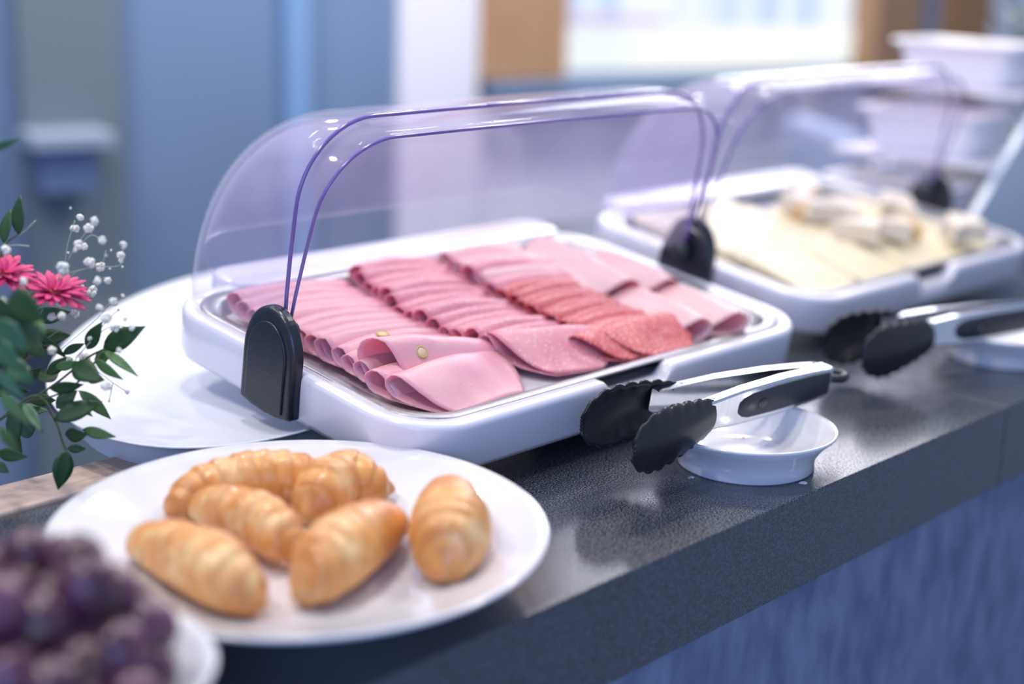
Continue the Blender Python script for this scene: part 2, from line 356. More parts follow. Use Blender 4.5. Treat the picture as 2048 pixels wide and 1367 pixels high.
def edge_pts(hx, R, rc, a):
    c, s = math.cos(a), math.sin(a); return [(x, -r * c, AX + r * s) for x, r in dome_profile(hx, R, rc)]
def arch(w, h, n=28):
    pts = [(-w, .004), (-w * .5, .001), (0, 0), (w * .5, .001), (w, .004)]
    for i in range(n + 1):
        a = PI * i / n; pts.append((w * math.cos(a), h - w * 1.25 + w * 1.25 * math.sin(a)))
    return pts
def hinge(root, side, hub):
    def plate(w, h, z0, xa, xb, name, m, par, soft=.003):
        rings = []
        for ins, x in ((0, xa), (0, xb - side * -0 - side * soft), (soft, xb)):
            rings.append([(x, y * (w - ins) / w, z0 + z) for y, z in arch(w, h - ins)])
        v, f = loft(rings); o = obj(name, mesh(name, v, f, False), m, par, bevel=.0022); return o
    x0 = side * (HL - .002); x1 = side * (HL + .010)
    pl = plate(.0350, .0955, 0, x0, x1, 'hinge_cover', M['black'], root)
    plate(.0255, .0800, .003, x1 - side * .001, x1 + side * .0018, 'inset_panel', M['black'], pl, .001)
    v, f = tube([(side * (HL - .016), 0, AX), (side * (HL - .001), 0, AX)], .010, 24); obj('hinge_hub', mesh('hub', v, f), M['black'], pl)
def rolltop(mw, label):
    root = empty('roll_top_tray', mw, label, 'serving tray', 'roll top display trays on the counter')
    v, f = base_mesh(); obj('base', mesh('base', v, f), M['plastic'], root)
    v, f = pan_mesh(); obj('steel_pan', mesh('pan', v, f), M['steel'], root, solid=.0008)
    rings = [[(x + .030, y + .188, z) for x, y in rrect(.235 - i, .030 - i, .024 - i, 6)] for i, z in ((.002, .012), (0, .016), (0, .045), (.0015, .0475), (.004, .0485))]
    v, f = loft(rings); obj('rear_ledge', mesh('ledge', v, f), M['plastic'], root)
    v, f = dome_mesh(.2790, .1835, .075, math.radians(89), math.radians(188), 30)
    d = obj('outer_dome', mesh('dome', v, f), M['dome'], root, solid=.0015)
    v, f = tube(edge_pts(.2790, .1835, .075, math.radians(89)), .0018, 8); obj('dome_edge', mesh('edge', v, f), M['bead'], d)
    v, f = dome_mesh(.2745, .1765, .070, math.radians(79), math.radians(170))
    d2 = obj('inner_dome', mesh('dome2', v, f), M['dome'], root, solid=.0015)
    v, f = tube(edge_pts(.2745, .1765, .070, math.radians(79)), .0016, 8); obj('dome_edge', mesh('edge2', v, f), M['bead'], d2)
    # finger tab on the outer shell
    P = [(-.072, 0), (-.066, .010), (-.045, .0125), (.045, .0125), (.058, .010), (.064, 0)]
    vs = [(x, -q, AX + .1845 + q * .25) for x, q in P] + [(x, .004, AX + .1845) for x, q in P]
    fs = [(i, i + 1, i + 7, i + 6) for i in range(5)]
    obj('finger_tab', mesh('tab', vs, fs), M['dome'], d, solid=.0025)
    v, f = tube([(x, -q, AX + .1845 + q * .25) for x, q in P], .0009, 6); obj('tab_edge', mesh('tabe', v, f), M['bead'], d)
    hinge(root, -1, 0); hinge(root, 1, 1)
    return root
TM = tray_matrix(0, 0)
tray = rolltop(TM, 'white roll top tray of pink cold cuts under a clear open dome, nearest tray')
TM2 = tray_matrix(.657, .053, .017)
tray2 = copy_tree(tray, None, TM2); tray2['label'] = 'white roll top tray of pale cheese slices under a clear dome, farther right'
def riser(mw, label):
    y0, y1, x0, x1 = -.06, .06, .10, .24
    rt = Matrix.Translation((mw.translation.x, mw.translation.y, 0))
    o = empty('tray_riser', T(0, 0, 0), label, 'stand', 'dark risers under the trays')
    v = []
    for x in (x0, x1):
        for y in (y0, y1):
            p = mw @ Vector((x, y, -.0008)); v += [(p.x, p.y, .0), tuple(p)]
    b = mesh('riser', v, [(0, 2, 6, 4), (1, 5, 7, 3), (0, 4, 5, 1), (2, 3, 7, 6), (0, 1, 3, 2), (4, 6, 7, 5)], False)
    obj('wedge', b, M['rubber'], o); return o
riser(TM, 'dark wedge stand tilting the tray of pink cold cuts'); riser(TM2, 'dark wedge stand tilting the tray of cheese')

# ------------------------------------------------------------------ cold cuts
def slice_mesh(name, rd, rho, fl, m, pitch=.16, flare=.3, nx=15, seed=0, sag=.0, limit=None, ragged=.0008, bow=.004):
    rnd = random.Random(seed); ph = rnd.random() * 9; Lm = limit or rd
    ns = 26; ss = []
    hl = PI * rho / 2
    for i in range(ns + 1): ss.append(-Lm + 2 * Lm * i / ns)
    v = []; f = []
    for i, s in enumerate(ss):
        s = math.copysign(min(abs(s), rd * .999), s)
        half = math.sqrt(max(rd * rd - s * s, 1e-9)) if abs(s) < rd * .985 else rd * .17
        for j in range(nx + 1):
            u = -1 + 2 * j / nx; x = half * u
            q = x / rd
            r = rho * (1 - flare * q) * (1 + .10 * noise.noise(Vector((q * 1.6, ph, 0))))
            h = PI * r / 2
            if abs(s) <= h: a = s / r; y = r * math.cos(a) - r; z = r + r * math.sin(a); y += r
            elif s > 0:
                d = s - h; k = min(1, d / fl); k = k * k * (3 - 2 * k); y = -d; z = 2 * r * (1 - k) + .0022 * k
                z += .0012 * noise.noise(Vector((q * 3, d * 40, ph + 3))) * min(1, d / .01)
            else: d = -s - h; y = -d; z = 0
            z += y * pitch + .0004 * noise.noise(Vector((x * 60, y * 60, ph)))
            e = abs(u) > .98
            v.append((x + (rnd.uniform(-ragged, ragged) if e else 0), y - sag * q * q, z - bow * q * q * (1 if s > 0 else .35)))
    n = nx + 1
    for i in range(ns):
        for j in range(nx): f.append((i * n + j, i * n + j + 1, (i + 1) * n + j + 1, (i + 1) * n + j))
    me = mesh(name, v, f); me.materials.append(m); return me
FZ = .0285
def put_slice(name, me, x, y, z, yaw, label, cat, group, tm=TM, pit=0):
    o = obj(name, me, None, None, tm @ T(x, y, z) @ Rz(yaw) @ Rx(pit), solid=.0013, off=0)
    return tag(o, label, cat, group)
D2 = math.radians
rng = random.Random(3)
mortv = [slice_mesh('mortadella', .074, .0066 + .0006 * (k % 3), .022, M['mort'], .17, .40, seed=k, sag=.005 + .002 * (k % 2)) for k in range(4)]
mys = [-.066, -.046, -.030, -.013, .003, .019, .035, .051, .067, .083, .099, .115, .131]
GM = 'folded mortadella slices in the left row'
# flared front three
m_front = slice_mesh('mortadella_front', .076, .0078, .050, M['mort'], .19, .45, 21, seed=21, limit=.064)
m_sec = slice_mesh('mortadella_second', .074, .0075, .030, M['mort'], .17, .45, 21, seed=22)
m_third = slice_mesh('mortadella_third', .074, .0138, .036, M['mort'], .17, .50, 21, seed=23)
NM = 2 + len(mys)
front = [(m_front, -.168, -.090, 11), (m_sec, -.175, -.075, 7)]
ml = []
for i in range(NM):
    if i < 2: me, x, y, yaw = front[i]
    else:
        y = mys[i - 2]; me = m_third if i == 2 else mortv[i % 4]; x = -.166 + (.002 * (i % 3)) - (.004 if i > 8 else 0); yaw = 3 + rng.uniform(-2, 2)
    zz = FZ + .0125 + (.0015 if i == 0 else 0)
    ml.append(put_slice('mortadella_slice', me, x, y, zz, D2(yaw), nth(i, NM) + ' pale pink folded mortadella slice, counted from the front of the left row', 'cold cut', GM))
# olive rings set in the mortadella
def olive(par, x, y, z, tilt):
    v, f = lathe([(.0001, .0005), (.0042, .0007), (.0048, .0001)], 18, 1.1, 1); mw = T(x, y, z) @ Rx(tilt)
    h = obj('olive_heart', mesh('oh', v, f), M['olive'], par, mw)
    pts = [(.0052 * 1.1 * math.cos(2 * PI * k / 16), .0052 * math.sin(2 * PI * k / 16), .0003) for k in range(17)]
    v, f = tube(pts, .0009, 6, False); obj('olive_ring', mesh('orr', v, f), M['rind'], h)
olive(ml[2], -.030, -.012, .0236, .80); olive(ml[3], -.018, -.0025, .0149, .15); olive(ml[5], -.018, -.0025, .0163, .15)
# pink salami row
hamv = [slice_mesh('pink_salami', .066, .0052 + .0009 * (k % 3), .018, M['ham'], .17, .5, seed=40 + k, sag=.004) for k in range(4)]
ham_f = slice_mesh('pink_salami_front', .068, .0085, .050, M['ham'], .18, .25, 21, seed=50, limit=.063)
GS = 'folded pink salami slices in the middle row'
hys = [-.082, -.058, -.044, -.030, -.016, -.001, .014, .029, .045, .061, .077, .093, .109, .125, .140]
for i, y in enumerate(hys):
    me = ham_f if i == 0 else hamv[i % 4]
    x = -.030 - (.004 * i if i < 5 else .018); yaw = -9 if i == 0 else 5 + rng.uniform(-3, 3)
    if i > 8: x = -.040 + .004 * (i - 9)
    put_slice('salami_slice', me, x, y, FZ + .0155, D2(yaw), nth(i, len(hys)) + ' folded pink salami slice, counted from the front of the middle row', 'cold cut', GS)
redv = [slice_mesh('red_salami', .058, .0046 + .0008 * (k % 2), .016, M['salami'], .17, .35, seed=60 + k, sag=.003) for k in range(4)]
red_f = slice_mesh('red_salami_front', .062, .0060, .052, M['salami'], .17, .05, 21, seed=70, limit=.058)
red_2 = slice_mesh('red_salami_second', .060, .0065, .050, M['salami'], .17, .2, 21, seed=71, limit=.056)
GR = 'folded red salami slices in the right row'
rys = [(.078, -.104, 0), (.040, -.094, 12), (.070, -.084, 2), (.070, -.070, 4), (.068, -.056, 6), (.066, -.042, 5), (.070, -.028, 7), (.070, -.013, 4), (.072, .002, 3), (.074, .018, 8), (.078, .034, 2)]
for i, (x, y, yaw) in enumerate(rys):
    me = (red_f, red_2)[i] if i < 2 else redv[i % 4]
    put_slice('salami_slice', me, x, y, FZ + .017 + (.002 if i == 0 else 0), D2(yaw), nth(i, len(rys)) + ' deep red folded salami slice, counted from the front of the right row', 'cold cut', GR)
ckv = [slice_mesh('cooked_ham', .058, .0060, .024, M['cooked'], .17, .2, seed=80 + k) for k in range(3)]
for i, (x, y, yaw) in enumerate([(.085, .052, 4), (.090, .070, -6), (.088, .088, 5), (.095, .106, -4), (.10, .124, 6), (.105, .141, 0)]):
    put_slice('ham_slice', ckv[i % 3] if i % 2 else hamv[i % 4], x, y, FZ + .0165, D2(yaw), nth(i, 6) + ' pink ham slice behind the red salami, counted from the front', 'cold cut', 'pink ham slices behind the red salami')
ckl = [slice_mesh('cooked_ham_roll', .068, .0100, .034, M['cooked'], .10, -.3, seed=90 + k) for k in range(3)]
for i, (x, y, yaw, lb) in enumerate([(.200, -.085, -106, 'pale ham roll with a dark open mouth at the right corner of the pan'), (.150, -.075, -104, 'pale ham roll lying beside the red salami, front one of two'),
                                     (.224, .020, -106, 'pale ham roll along the right edge of the pan near the dark hinge'), (.172, .036, -104, 'pale ham roll right of the pink ham slices, rear inner one'), (.190, .085, -106, 'pale ham roll in the rear right corner of the pan')]):
    put_slice('ham_roll', ckl[i % 3], x, y, FZ + .012, D2(yaw), lb, 'cold cut', 'pale ham rolls at the right of the pan')

# ------------------------------------------------------------------ cheese on the far tray
def square_slice(name, a, t, m, seed):
    rings = [[(x, y, z + .0015 * noise.noise(Vector((x * 30, y * 30, seed)))) for x, y in rrect(a - i, a * .8 - i, .012, 5)] for i, z in ((.0006, 0), (0, t * .5), (.0006, t))]
    v, f = loft(rings); me = mesh(name, v, f, False); me.materials.append(m); return me
chv = [square_slice('cheese_slice', .055, .004, M['cheese'], k) for k in range(3)]
k = 0
for cx, rown, nn, y0 in ((-.180, 'left', 10, -.095), (-.070, 'middle left', 10, -.100), (.045, 'middle right', 8, -.105), (.155, 'right', 7, -.105)):
    for i in range(nn):
        y = y0 + i * .021
        o = obj('cheese_slice', chv[k % 3], None, None, TM2 @ T(cx + rng.uniform(-.006, .006), y, .0400) @ Rz(D2(rng.uniform(-8, 8))) @ Rx(.17)); k += 1
        tag(o, nth(i, nn) + ' pale yellow cheese slice, counted from the front of the ' + rown + ' row', 'cheese', 'cheese slices on the far tray')
def wedge_mesh(name, l, w, h, m):
    pts = [(0, 0), (l, -w / 2), (l * 1.06, 0), (l, w / 2)]
    rings = [[(x * s, y * s, z) for x, y in pts] for s, z in ((.97, 0), (1, .003), (1, h - .003), (.97, h))]
    v, f = loft(rings); me = mesh(name, v, f, False); me.materials.append(m); return me
wm_ = [wedge_mesh('cheese_wedge', .060, .045, .024, M['brie']), wedge_mesh('cheese_wedge', .04, .035, .020, M['amber'])]
for i, (px, py, z, yaw, kx, lb) in enumerate([(1600, 425, .098, 30, 0, 'white rinded cheese wedge at the rear left of the cheese tray'), (1640, 440, .098, 80, 0, 'white rinded cheese wedge leaning beside the amber piece'),
        (1580, 440, .096, -20, 1, 'amber cheese piece among the white wedges at the rear left'), (1760, 430, .095, 10, 0, 'white cheese wedge at the rear middle of the cheese tray'),
        (1830, 440, .093, 60, 0, 'white rinded cheese wedge right of the middle of the tray'), (1880, 460, .088, -30, 0, 'white cheese wedge near the right end of the cheese tray'),
        (1800, 455, .09, 200, 0, 'low white cheese wedge between the middle and right clusters'), (1720, 455, .09, 70, 0, 'white cheese wedge in front of the rear middle wedge'), (1660, 470, .088, -60, 0, 'white rinded wedge in front of the rear left cluster'),
        (1845, 475, .082, 100, 1, 'amber cheese piece near the right end of the cheese tray'), (1930, 478, .082, 20, 0, 'rightmost white cheese wedge on the cheese tray'), (1690, 440, .096, 140, 0, 'white cheese wedge between the two wedge clusters')]):
    p = at(px, py, z); q = TM2.inverted() @ p
    o = obj('cheese_wedge', wm_[kx], None, None, TM2 @ T(max(-.22, min(.2, q.x)), max(-.13, min(.13, q.y)), .0480) @ Rz(D2(yaw)) @ Ry(-.12), bevel=.006); tag(o, lb, 'cheese', 'cheese wedges on the far tray')

# ------------------------------------------------------------------ platter on its stand (left rear)
pl = empty('round_platter', T(-.1119, .2413, 0) @ Rz(.7247), 'large plain white oval platter on a low white stand left of the near tray', 'platter')
v, f = lathe([(.0001, .0285), (.80, .0285), (.93, .0292), (.985, .0325), (1.0, .0352), (.993, .0362), (.975, .0345), (.92, .0315), (.80, .0308), (.0001, .0308)], 96, .3716, .189)
obj('platter_top', mesh('platter', v, f), M['melamine'], pl)
v, f = lathe([(.895, .0), (.90, .002), (.90, .027), (.88, .0283)], 72, .3716, .189)
obj('platter_foot', mesh('foot', v, f), M['melamine'], pl)

# ------------------------------------------------------------------ croissant plate
PC = Vector((-.431, -.221)); PR = .1735
cp = empty('dinner_plate', T(PC.x, PC.y, .0028) @ Ry(-.0150) @ Rx(.0150), 'large glossy white plate with croissants at the front of the counter', 'plate')
v, f = lathe([(.0001, .012), (.085, .012), (.088, 0), (.096, 0), (.100, .010), (.135, .022), (.165, .034), (PR - .0015, .0385), (PR, .0405), (PR - .0015, .0418), (.163, .0375), (.132, .0262), (.112, .0195), (.098, .0165), (.0001, .016)], 128)
obj('plate_body', mesh('plate', v, f), M['china'], cp)
def plate_z(p):
    r = (Vector(p[:2]) - PC).length; P = [(0, .0165), (.098, .0170), (.112, .020), (.132, .0265), (.163, .038), (.3, .042)]
    for (a, za), (b, zb) in zip(P, P[1:]):
        if r <= b: return za + (zb - za) * (r - a) / (b - a) + .0028 + .015 * (p[0] - PC.x + p[1] - PC.y)
    return .045
def croissant(pts, label, lift=0, seed=0):
    """pts: (px, py, radius px) along the spine"""
    C = []
    for px, py, r in pts:
        z = .034
        for _ in range(4):
            p = at(px, py, z); D = (p - CAM).dot(FWD); R = r * D / FPX * 1.10; z = plate_z(p) + R * .90 + lift
        C.append((p.x, p.y, z, R))
    dense = catmull([(c[0], c[1], c[2]) for c in C], 12); rad = [q.x for q in catmull([(c[3], 0, 0) for c in C], 12)]
    n = len(dense); rnd = random.Random(seed); rings = []; seg = 28; tone = []
    org = dense[n // 2].copy(); org.z = 0
    length = sum((dense[i + 1] - dense[i]).length for i in range(n - 1)); nr = max(5, int(length / .0135)); acc = 0
    for i, p in enumerate(dense):
        if i: acc += (dense[i] - dense[i - 1]).length
        t = (dense[min(i + 1, n - 1)] - dense[max(i - 1, 0)]); t.z = 0; t.normalize(); sd = Vector((-t.y, t.x, 0)); u = acc / length
        ring = []
        for j in range(seg):
            a = 2 * PI * j / seg
            w = u * nr + .35 * math.sin(a) + .25 * noise.noise(Vector((u * 3, math.cos(a), seed)))
            fr = w % 1.0; ctr = nr / 2; stp = (1 - fr) if w < ctr else fr
            rr = rad[i] * (1 + .13 * (stp - .5) + .05 * noise.noise(Vector((u * 9, math.cos(a) * 1.5, math.sin(a) * 1.5 + seed))))
            if i == 0 or i == n - 1: rr *= .55
            ends = max(0, 1 - min(u, 1 - u) / .16)
            tone.append(min(1, max(0, (stp - .35) * 1.1 * max(0, math.sin(a)) ** .5 + .75 * ends + .8 * noise.noise(Vector((u * 4, math.cos(a) * 1.3, seed * 3.1))) + .18)))
            zz = math.sin(a); zz = zz if zz > 0 else zz * .86
            ring.append(p + (sd * math.cos(a) * rr + Vector((0, 0, zz * rr))) - org)
        rings.append(ring)
    e0 = rings[0]; c0 = sum(e0, Vector()) / seg; e1 = rings[-1]; c1 = sum(e1, Vector()) / seg
    t0 = (dense[0] - dense[1]).normalized() * rad[0] * .55; t1 = (dense[-1] - dense[-2]).normalized() * rad[-1] * .55
    rings = [[c0 + t0 + (q - c0) * .35 for q in e0]] + rings + [[c1 + t1 + (q - c1) * .35 for q in e1]]
    v, f = loft(rings); me = mesh('croissant', v, f); at_ = me.attributes.new('brown', 'FLOAT', 'POINT'); tone = tone[:seg] + tone + tone[-seg:]; at_.data.foreach_set('value', tone)
    o = obj('croissant', me, M['pastry'], None, Matrix.Translation(org), sub=1)
    return tag(o, label, 'croissant', 'croissants on the white plate')
croissant([(345, 1022, 26), (385, 978, 42), (450, 945, 52), (530, 925, 56), (610, 925, 50), (668, 925, 30)], 'long curved golden croissant at the back left of the plate', 0, 1)
croissant([(775, 925, 30), (735, 938, 48), (690, 955, 56), (645, 985, 56), (620, 1020, 40)], 'golden croissant at the back centre of the plate near the tray', 0, 2)
croissant([(400, 1010, 32), (450, 1018, 46), (510, 1040, 54), (560, 1070, 50), (590, 1100, 32)], 'pale golden croissant in the middle of the pile, left of the browned one', .004, 3)
croissant([(278, 1080, 34), (330, 1095, 54), (400, 1125, 66), (460, 1160, 64), (515, 1198, 40)], 'pale golden croissant at the front left of the plate', 0, 4)
croissant([(785, 1040, 34), (745, 1060, 58), (690, 1095, 70), (640, 1140, 64), (600, 1180, 38)], 'shiny golden croissant with a browned tip at the front centre', 0, 5)
croissant([(905, 972, 34), (900, 1010, 58), (900, 1055, 74), (893, 1100, 64), (885, 1135, 40)], 'small plump golden croissant alone at the right of the plate', 0, 6)

# ------------------------------------------------------------------ grapes in a white bowl
BC = Vector((-.681, -.311))
gb = empty('fruit_bowl', T(BC.x, BC.y, 0), 'white bowl heaped with dark grapes at the front left corner', 'bowl')
v, f = lathe([(.0001, .006), (.035, .006), (.038, 0), (.043, 0), (.046, .006), (.068, .022), (.088, .046), (.0925, .054), (.091, .0555), (.085, .050), (.064, .027), (.040, .012), (.0001, .010)], 80)
obj('bowl_body', mesh('bowl', v, f), M['china'], gb)
v, f = lathe([(.0001, -.0125), (.004, -.0118), (.0085, -.0090), (.0112, -.0045), (.0120, 0), (.0112, .0050), (.0086, .0092), (.0045, .0121), (.0001, .0130)], 20)
gme = mesh('grape', v, f); gme.materials.append(M['grape'])
v, f = tube([(0, 0, .0125), (.0005, 0, .018), (.002, 0, .022)], .0009, 6); gst = mesh('grape_stem', v, f); gst.materials.append(M['gstem'])
gr = random.Random(12); placed = []
for layer, (z, R0) in enumerate([(.036, .045), (.056, .068), (.075, .068), (.092, .056), (.107, .036)]):
    tries = 0
    while tries < 500:
        tries += 1; a = gr.uniform(0, 2 * PI); r = R0 * math.sqrt(gr.random()); p = Vector((BC.x - .008 + r * math.cos(a), BC.y + r * math.sin(a), z + gr.uniform(-.002, .002)))
        if all((p - q).length > .0225 for q in placed): placed.append(p)
wh = {0: 'bottom', 1: 'second', 2: 'third', 3: 'fourth', 4: 'top'}
for i, p in enumerate(placed):
    g = obj('grape', gme, None, None, Matrix.Translation(p) @ Euler((gr.uniform(-.8, .8), gr.uniform(-.8, .8), gr.uniform(0, 6))).to_matrix().to_4x4() @ Matrix.Scale(1.38, 4))
    tag(g, 'dark purple grape in the heap in the white bowl', 'grape', 'dark grapes heaped in the white bowl'); obj('grape_stem', gst, None, g)

# ------------------------------------------------------------------ saucers
def saucer(x, y, label):
    s = empty('saucer', T(x, y, 0), label, 'saucer', 'white saucers holding the tongs')
    v, f = lathe([(.0001, .006), (.040, .006), (.054, .0), (.0595, .0), (.0605, .0015), (.0600, .008), (.0625, .0150), (.0700, .0250), (.0780, .0325), (.0790, .0345), (.0775, .0355), (.0735, .0325), (.0600, .018), (.0480, .0110), (.0380, .0095), (.0001, .0090)], 96)
    obj('saucer_body', mesh('saucer', v, f), M['china'], s); return s
saucer(.018, -.2858, 'small deep white saucer under the near tongs, droplets beside it'); saucer(.545, -.272, 'white saucer under the far tongs at the right edge')
crumb = bpy.data.meshes.new('crumb'); bm = bmesh.new(); bmesh.ops.create_icosphere(bm, subdivisions=1, radius=.0012); bm.to_mesh(crumb); bm.free()
p = at(1487, 874, .011); tag(obj('crumb', crumb, M['salami'], None, Matrix.Translation((p.x, p.y, .0112))), 'tiny red crumb inside the near saucer', 'crumb')
water = mat('water', (.9, .95, 1), .02, spec=.5, trans=1)
v, f = lathe([(.0001, .0016), (.002, .0014), (.0034, .0007), (.0040, 0)], 16, 1.4, 1); wme = mesh('drop', v, f); wme.materials.append(water)
for px, py, s, lb in ((1612, 935, 1.3, 'largest clear water drop at the right of the near saucer'), (1600, 950, 1, 'middle water drop in the trail right of the near saucer'), (1606, 966, .9, 'lowest water drop in the trail right of the near saucer'), (1382, 955, .7, 'tiny water drop on the granite at the left of the near saucer')):
    p = at(px, py, 0); tag(obj('water_drop', wme, None, None, Matrix.Translation((p.x, p.y, .0001)) @ Matrix.Scale(s, 4)), lb, 'water drop', 'water drops beside the near saucer')

# ------------------------------------------------------------------ tongs
def scallop_head(side):
    """cupped nylon head: x from joint (0) to tip (-.088), z is height, y outward"""
    n = 44; HLn = .102
    def hw(t):                     # half height along the head
        return (.0145 + .0115 * math.sin(min(1, t * 1.25) * PI * .55)) * (1 if t < .62 else math.sqrt(max(0, 1 - ((t - .62) / .392) ** 2.4)))
    cols = 40; rows = 14; v = []
    for i in range(cols + 1):
        t = i / cols; x = -HLn * t
        h = hw(t)
        lob = abs(math.sin(t * PI * 7)) * .0030 * min(1, t * 8)
        for j in range(rows + 1):
            q = -1 + 2 * j / rows; z = q * (h + lob * abs(q) ** 3 * (1 if i else 0))
            y = side * (.010 * (1 - q * q) * math.sin(PI * min(1, .15 + t * .80)) + .006)
            xx = x - (.0022 * (1 - abs(math.cos(q * PI * 2.5)))) * (1 if i == cols else 0)
            v.append((xx, y, z))
    f = []
    for i in range(cols):
        for j in range(rows): a = i * (rows + 1) + j; f.append((a, a + 1, a + rows + 2, a + rows + 1))
    return mesh('head', v, f)
def tongs(mw, label, spread):
    root = empty('serving_tongs', mw, label, 'tongs', 'serving tongs on saucers')
    for side in (-1, 1):                       # side -1 is nearest the counter edge
        arm = Rz(side * -spread)
        Lg = .205
        # U channel arm
        prof = []
        for x, h in ((-.006, .0135), (-.03, .0150), (-.075, .0165), (-.14, .0155), (-.185, .0125), (-.207, .0105)):
            y0 = side * .003 + side * .002; yo = y0 + side * .004
            prof.append([(x, y0 - side * .006, h), (x, yo - side * .001, h + .0002), (x, yo, h - .0015), (x, yo, -h + .0015), (x, yo - side * .001, -h - .0002), (x, y0 - side * .006, -h)])
        v, f = loft(prof, False, False, False)
        a = obj('arm', mesh('arm', v, f, False), M['polished'], root, arm, solid=.0011)
        yo = side * .0093
        rings = []
        for x, h, d in ((-.003, .0105, 0), (-.004, .0115, .0014), (-.035, .0130, .0018), (-.09, .0130, .0018), (-.128, .0118, .0018), (-.138, .0095, .0018), (-.144, .006, .0014), (-.147, .002, 0)):
            rings.append([(x, yo - side * .0002, -h), (x, yo + side * d, -h * .8), (x, yo + side * d * 1.2, 0), (x, yo + side * d, h * .8), (x, yo - side * .0002, h)])
        v, f = loft(rings, False, False, False); g = obj('grip', mesh('grip', v, f), M['rubber'], a)
        v, f = lathe([(.0001, .0006), (.0042, .0005), (.0050, 0)], 18, 1.5, 1)
        obj('thumb_pad', mesh('thumb', v, f), M['black'], a, T(-.112, yo + side * .0021, 0) @ Rx(-side * PI / 2))
        for x in (-.012, -.178):
            v, f = lathe([(.0016, 0), (.0016, .0007), (.0001, .001)], 12); obj('rivet', mesh('rivet', v, f), M['steel'], a, T(x, side * .004, .0150 if x > -.1 else .0129))
        hd = obj('tongs_head', scallop_head(side), M['nylon'], root, arm @ T(-.180, 0, -.001) @ Ry(-.13), solid=.0024)
    box('hinge_block', -.016, .004, -.0075, .0075, -.011, .0135, M['polished'], root, bevel=.001)
    pts = [(.002, 0, .0), (.010, 0, .0)]
    v, f = tube([(.000, 0, 0), (.012, 0, 0)], .0035, 12); obj('pull_stem', mesh('stem', v, f), M['nylon'], root)
    ring = [(.021 + .0105 * math.cos(2 * PI * k / 24 + PI), .0075 * math.sin(2 * PI * k / 24 + PI), 0) for k in range(25)]
    rr = []
    for p in ring: rr.append(p)
    v, f = tube(rr, .0042, 10, False); obj('hanging_ring', mesh('ring', v, f), M['nylon'], root)
    return root
tp = at(1645, 752, .055); tipc = at(1290, 850, .052)
dr = (tp - tipc); yaw = math.atan2(dr.y, dr.x)
t1 = tongs(Matrix.Translation((tp.x, tp.y, .0525)) @ Rz(yaw) @ Ry(.035) @ Rx(.12), 'open steel tongs with black scalloped heads lying across the near saucer', .085)
t2 = copy_tree(t1, None, T(.560, -.300, .052) @ Rz(D2(-18))); t2['label'] = 'steel tongs with black scalloped heads on the far saucer at the right edge'

# ------------------------------------------------------------------ stepped rack with dishes
rk = empty('dish_rack', T(1.14, .14, 0), 'stepped white rack carrying dishes behind the cheese tray', 'rack')
for yy in (-.138, .138):
    v = [(-.16, yy - .006, 0), (.13, yy - .006, 0), (.13, yy - .006, .242 if yy < 0 else .10), (.05, yy - .006, .242 if yy < 0 else .10), (-.16, yy - .006, .06)]
    v += [(a, b + .012, c) for a, b, c in v]
    obj('side_panel', mesh('side', v, [(4, 3, 2, 1, 0), (5, 6, 7, 8, 9), (0, 1, 6, 5), (1, 2, 7, 6), (2, 3, 8, 7), (3, 4, 9, 8), (4, 0, 5, 9)], False), M['bluepl'], rk)
for x, z in ((-.10, .035), (-.02, .135), (.07, .235)): box('shelf', x - .075, x + .075, -.132, .132, z, z + .008, M['plastic'], rk)
def dish(x, y, z, label, fill):
    d = empty('serving_dish', T(x, y, z), label, 'dish', 'white dishes on the stepped rack')
    rings = [[(a, b, c) for a, b in rrect(hx, hy, .022, 5)] for hx, hy, c in ((.050, .084, 0), (.060, .099, .058), (.070, .110, .062), (.070, .110, .067), (.060, .101, .0665), (.056, .096, .055), (.046, .080, .006))]
    rings = [[(a, b, c) for a, b, c in r] for r in rings]
    v, f = loft(rings); obj('dish_body', mesh('dish', v, f, False), M['plastic'], d, bevel=.002)
    rings = [[(a, b, .054 + .004 * noise.noise(Vector((a * 40, b * 40, x)))) for a, b in rrect(.0555 * s, .0955 * s, .02 * s, 5)] for s in (1, .6, .2)]
    v, f = loft(rings, False, True); obj('food', mesh('food', v, f), fill, d)
dish(1.04, .14, .0432, 'lowest white dish on the stepped rack', M['brie']); dish(1.125, .14, .1432, 'middle white dish of pink spread on the rack', M['fruit']); dish(1.215, .14, .2432, 'topmost white dish on the stepped rack', M['cheese'])

# ------------------------------------------------------------------ flowers
def leaf_mesh(name, m, w=.36, fold=.12, curl=.18, n=8):
    v = []; f = []
    for i in range(n + 1):
        t = i / n; h = w * .5 * math.sin(PI * t ** .80) ** 1.0 if 0 < t < 1 else .004
        z = curl * (t * (1 - t)) * 1.2
        for q in (-1, -.5, 0, .5, 1): v.append((t, q * h, z + fold * abs(q) * h))
    for i in range(n):
        for j in range(4): a = i * 5 + j; f.append((a, a + 1, a + 6, a + 5))
    me = mesh(name, v, f); me.materials.append(m); return me
vase_p = at(-190, 1010, 0)
fa = empty('flower_arrangement', T(vase_p.x, vase_p.y, .004), 'leafy bouquet with magenta daisies and white sprays at the left edge', 'flowers')
FI = fa.matrix_basis.inverted()
def L_(p): return FI @ Vector(p)
v, f = lathe([(.0001, 0), (.04, 0), (.052, .02), (.05, .06), (.03, .10), (.034, .118), (.031, .118), (.027, .10), (.045, .06), (.0001, .01)], 40)
obj('vase', mesh('vase', v, f), M['vase'], fa)
lm = {}
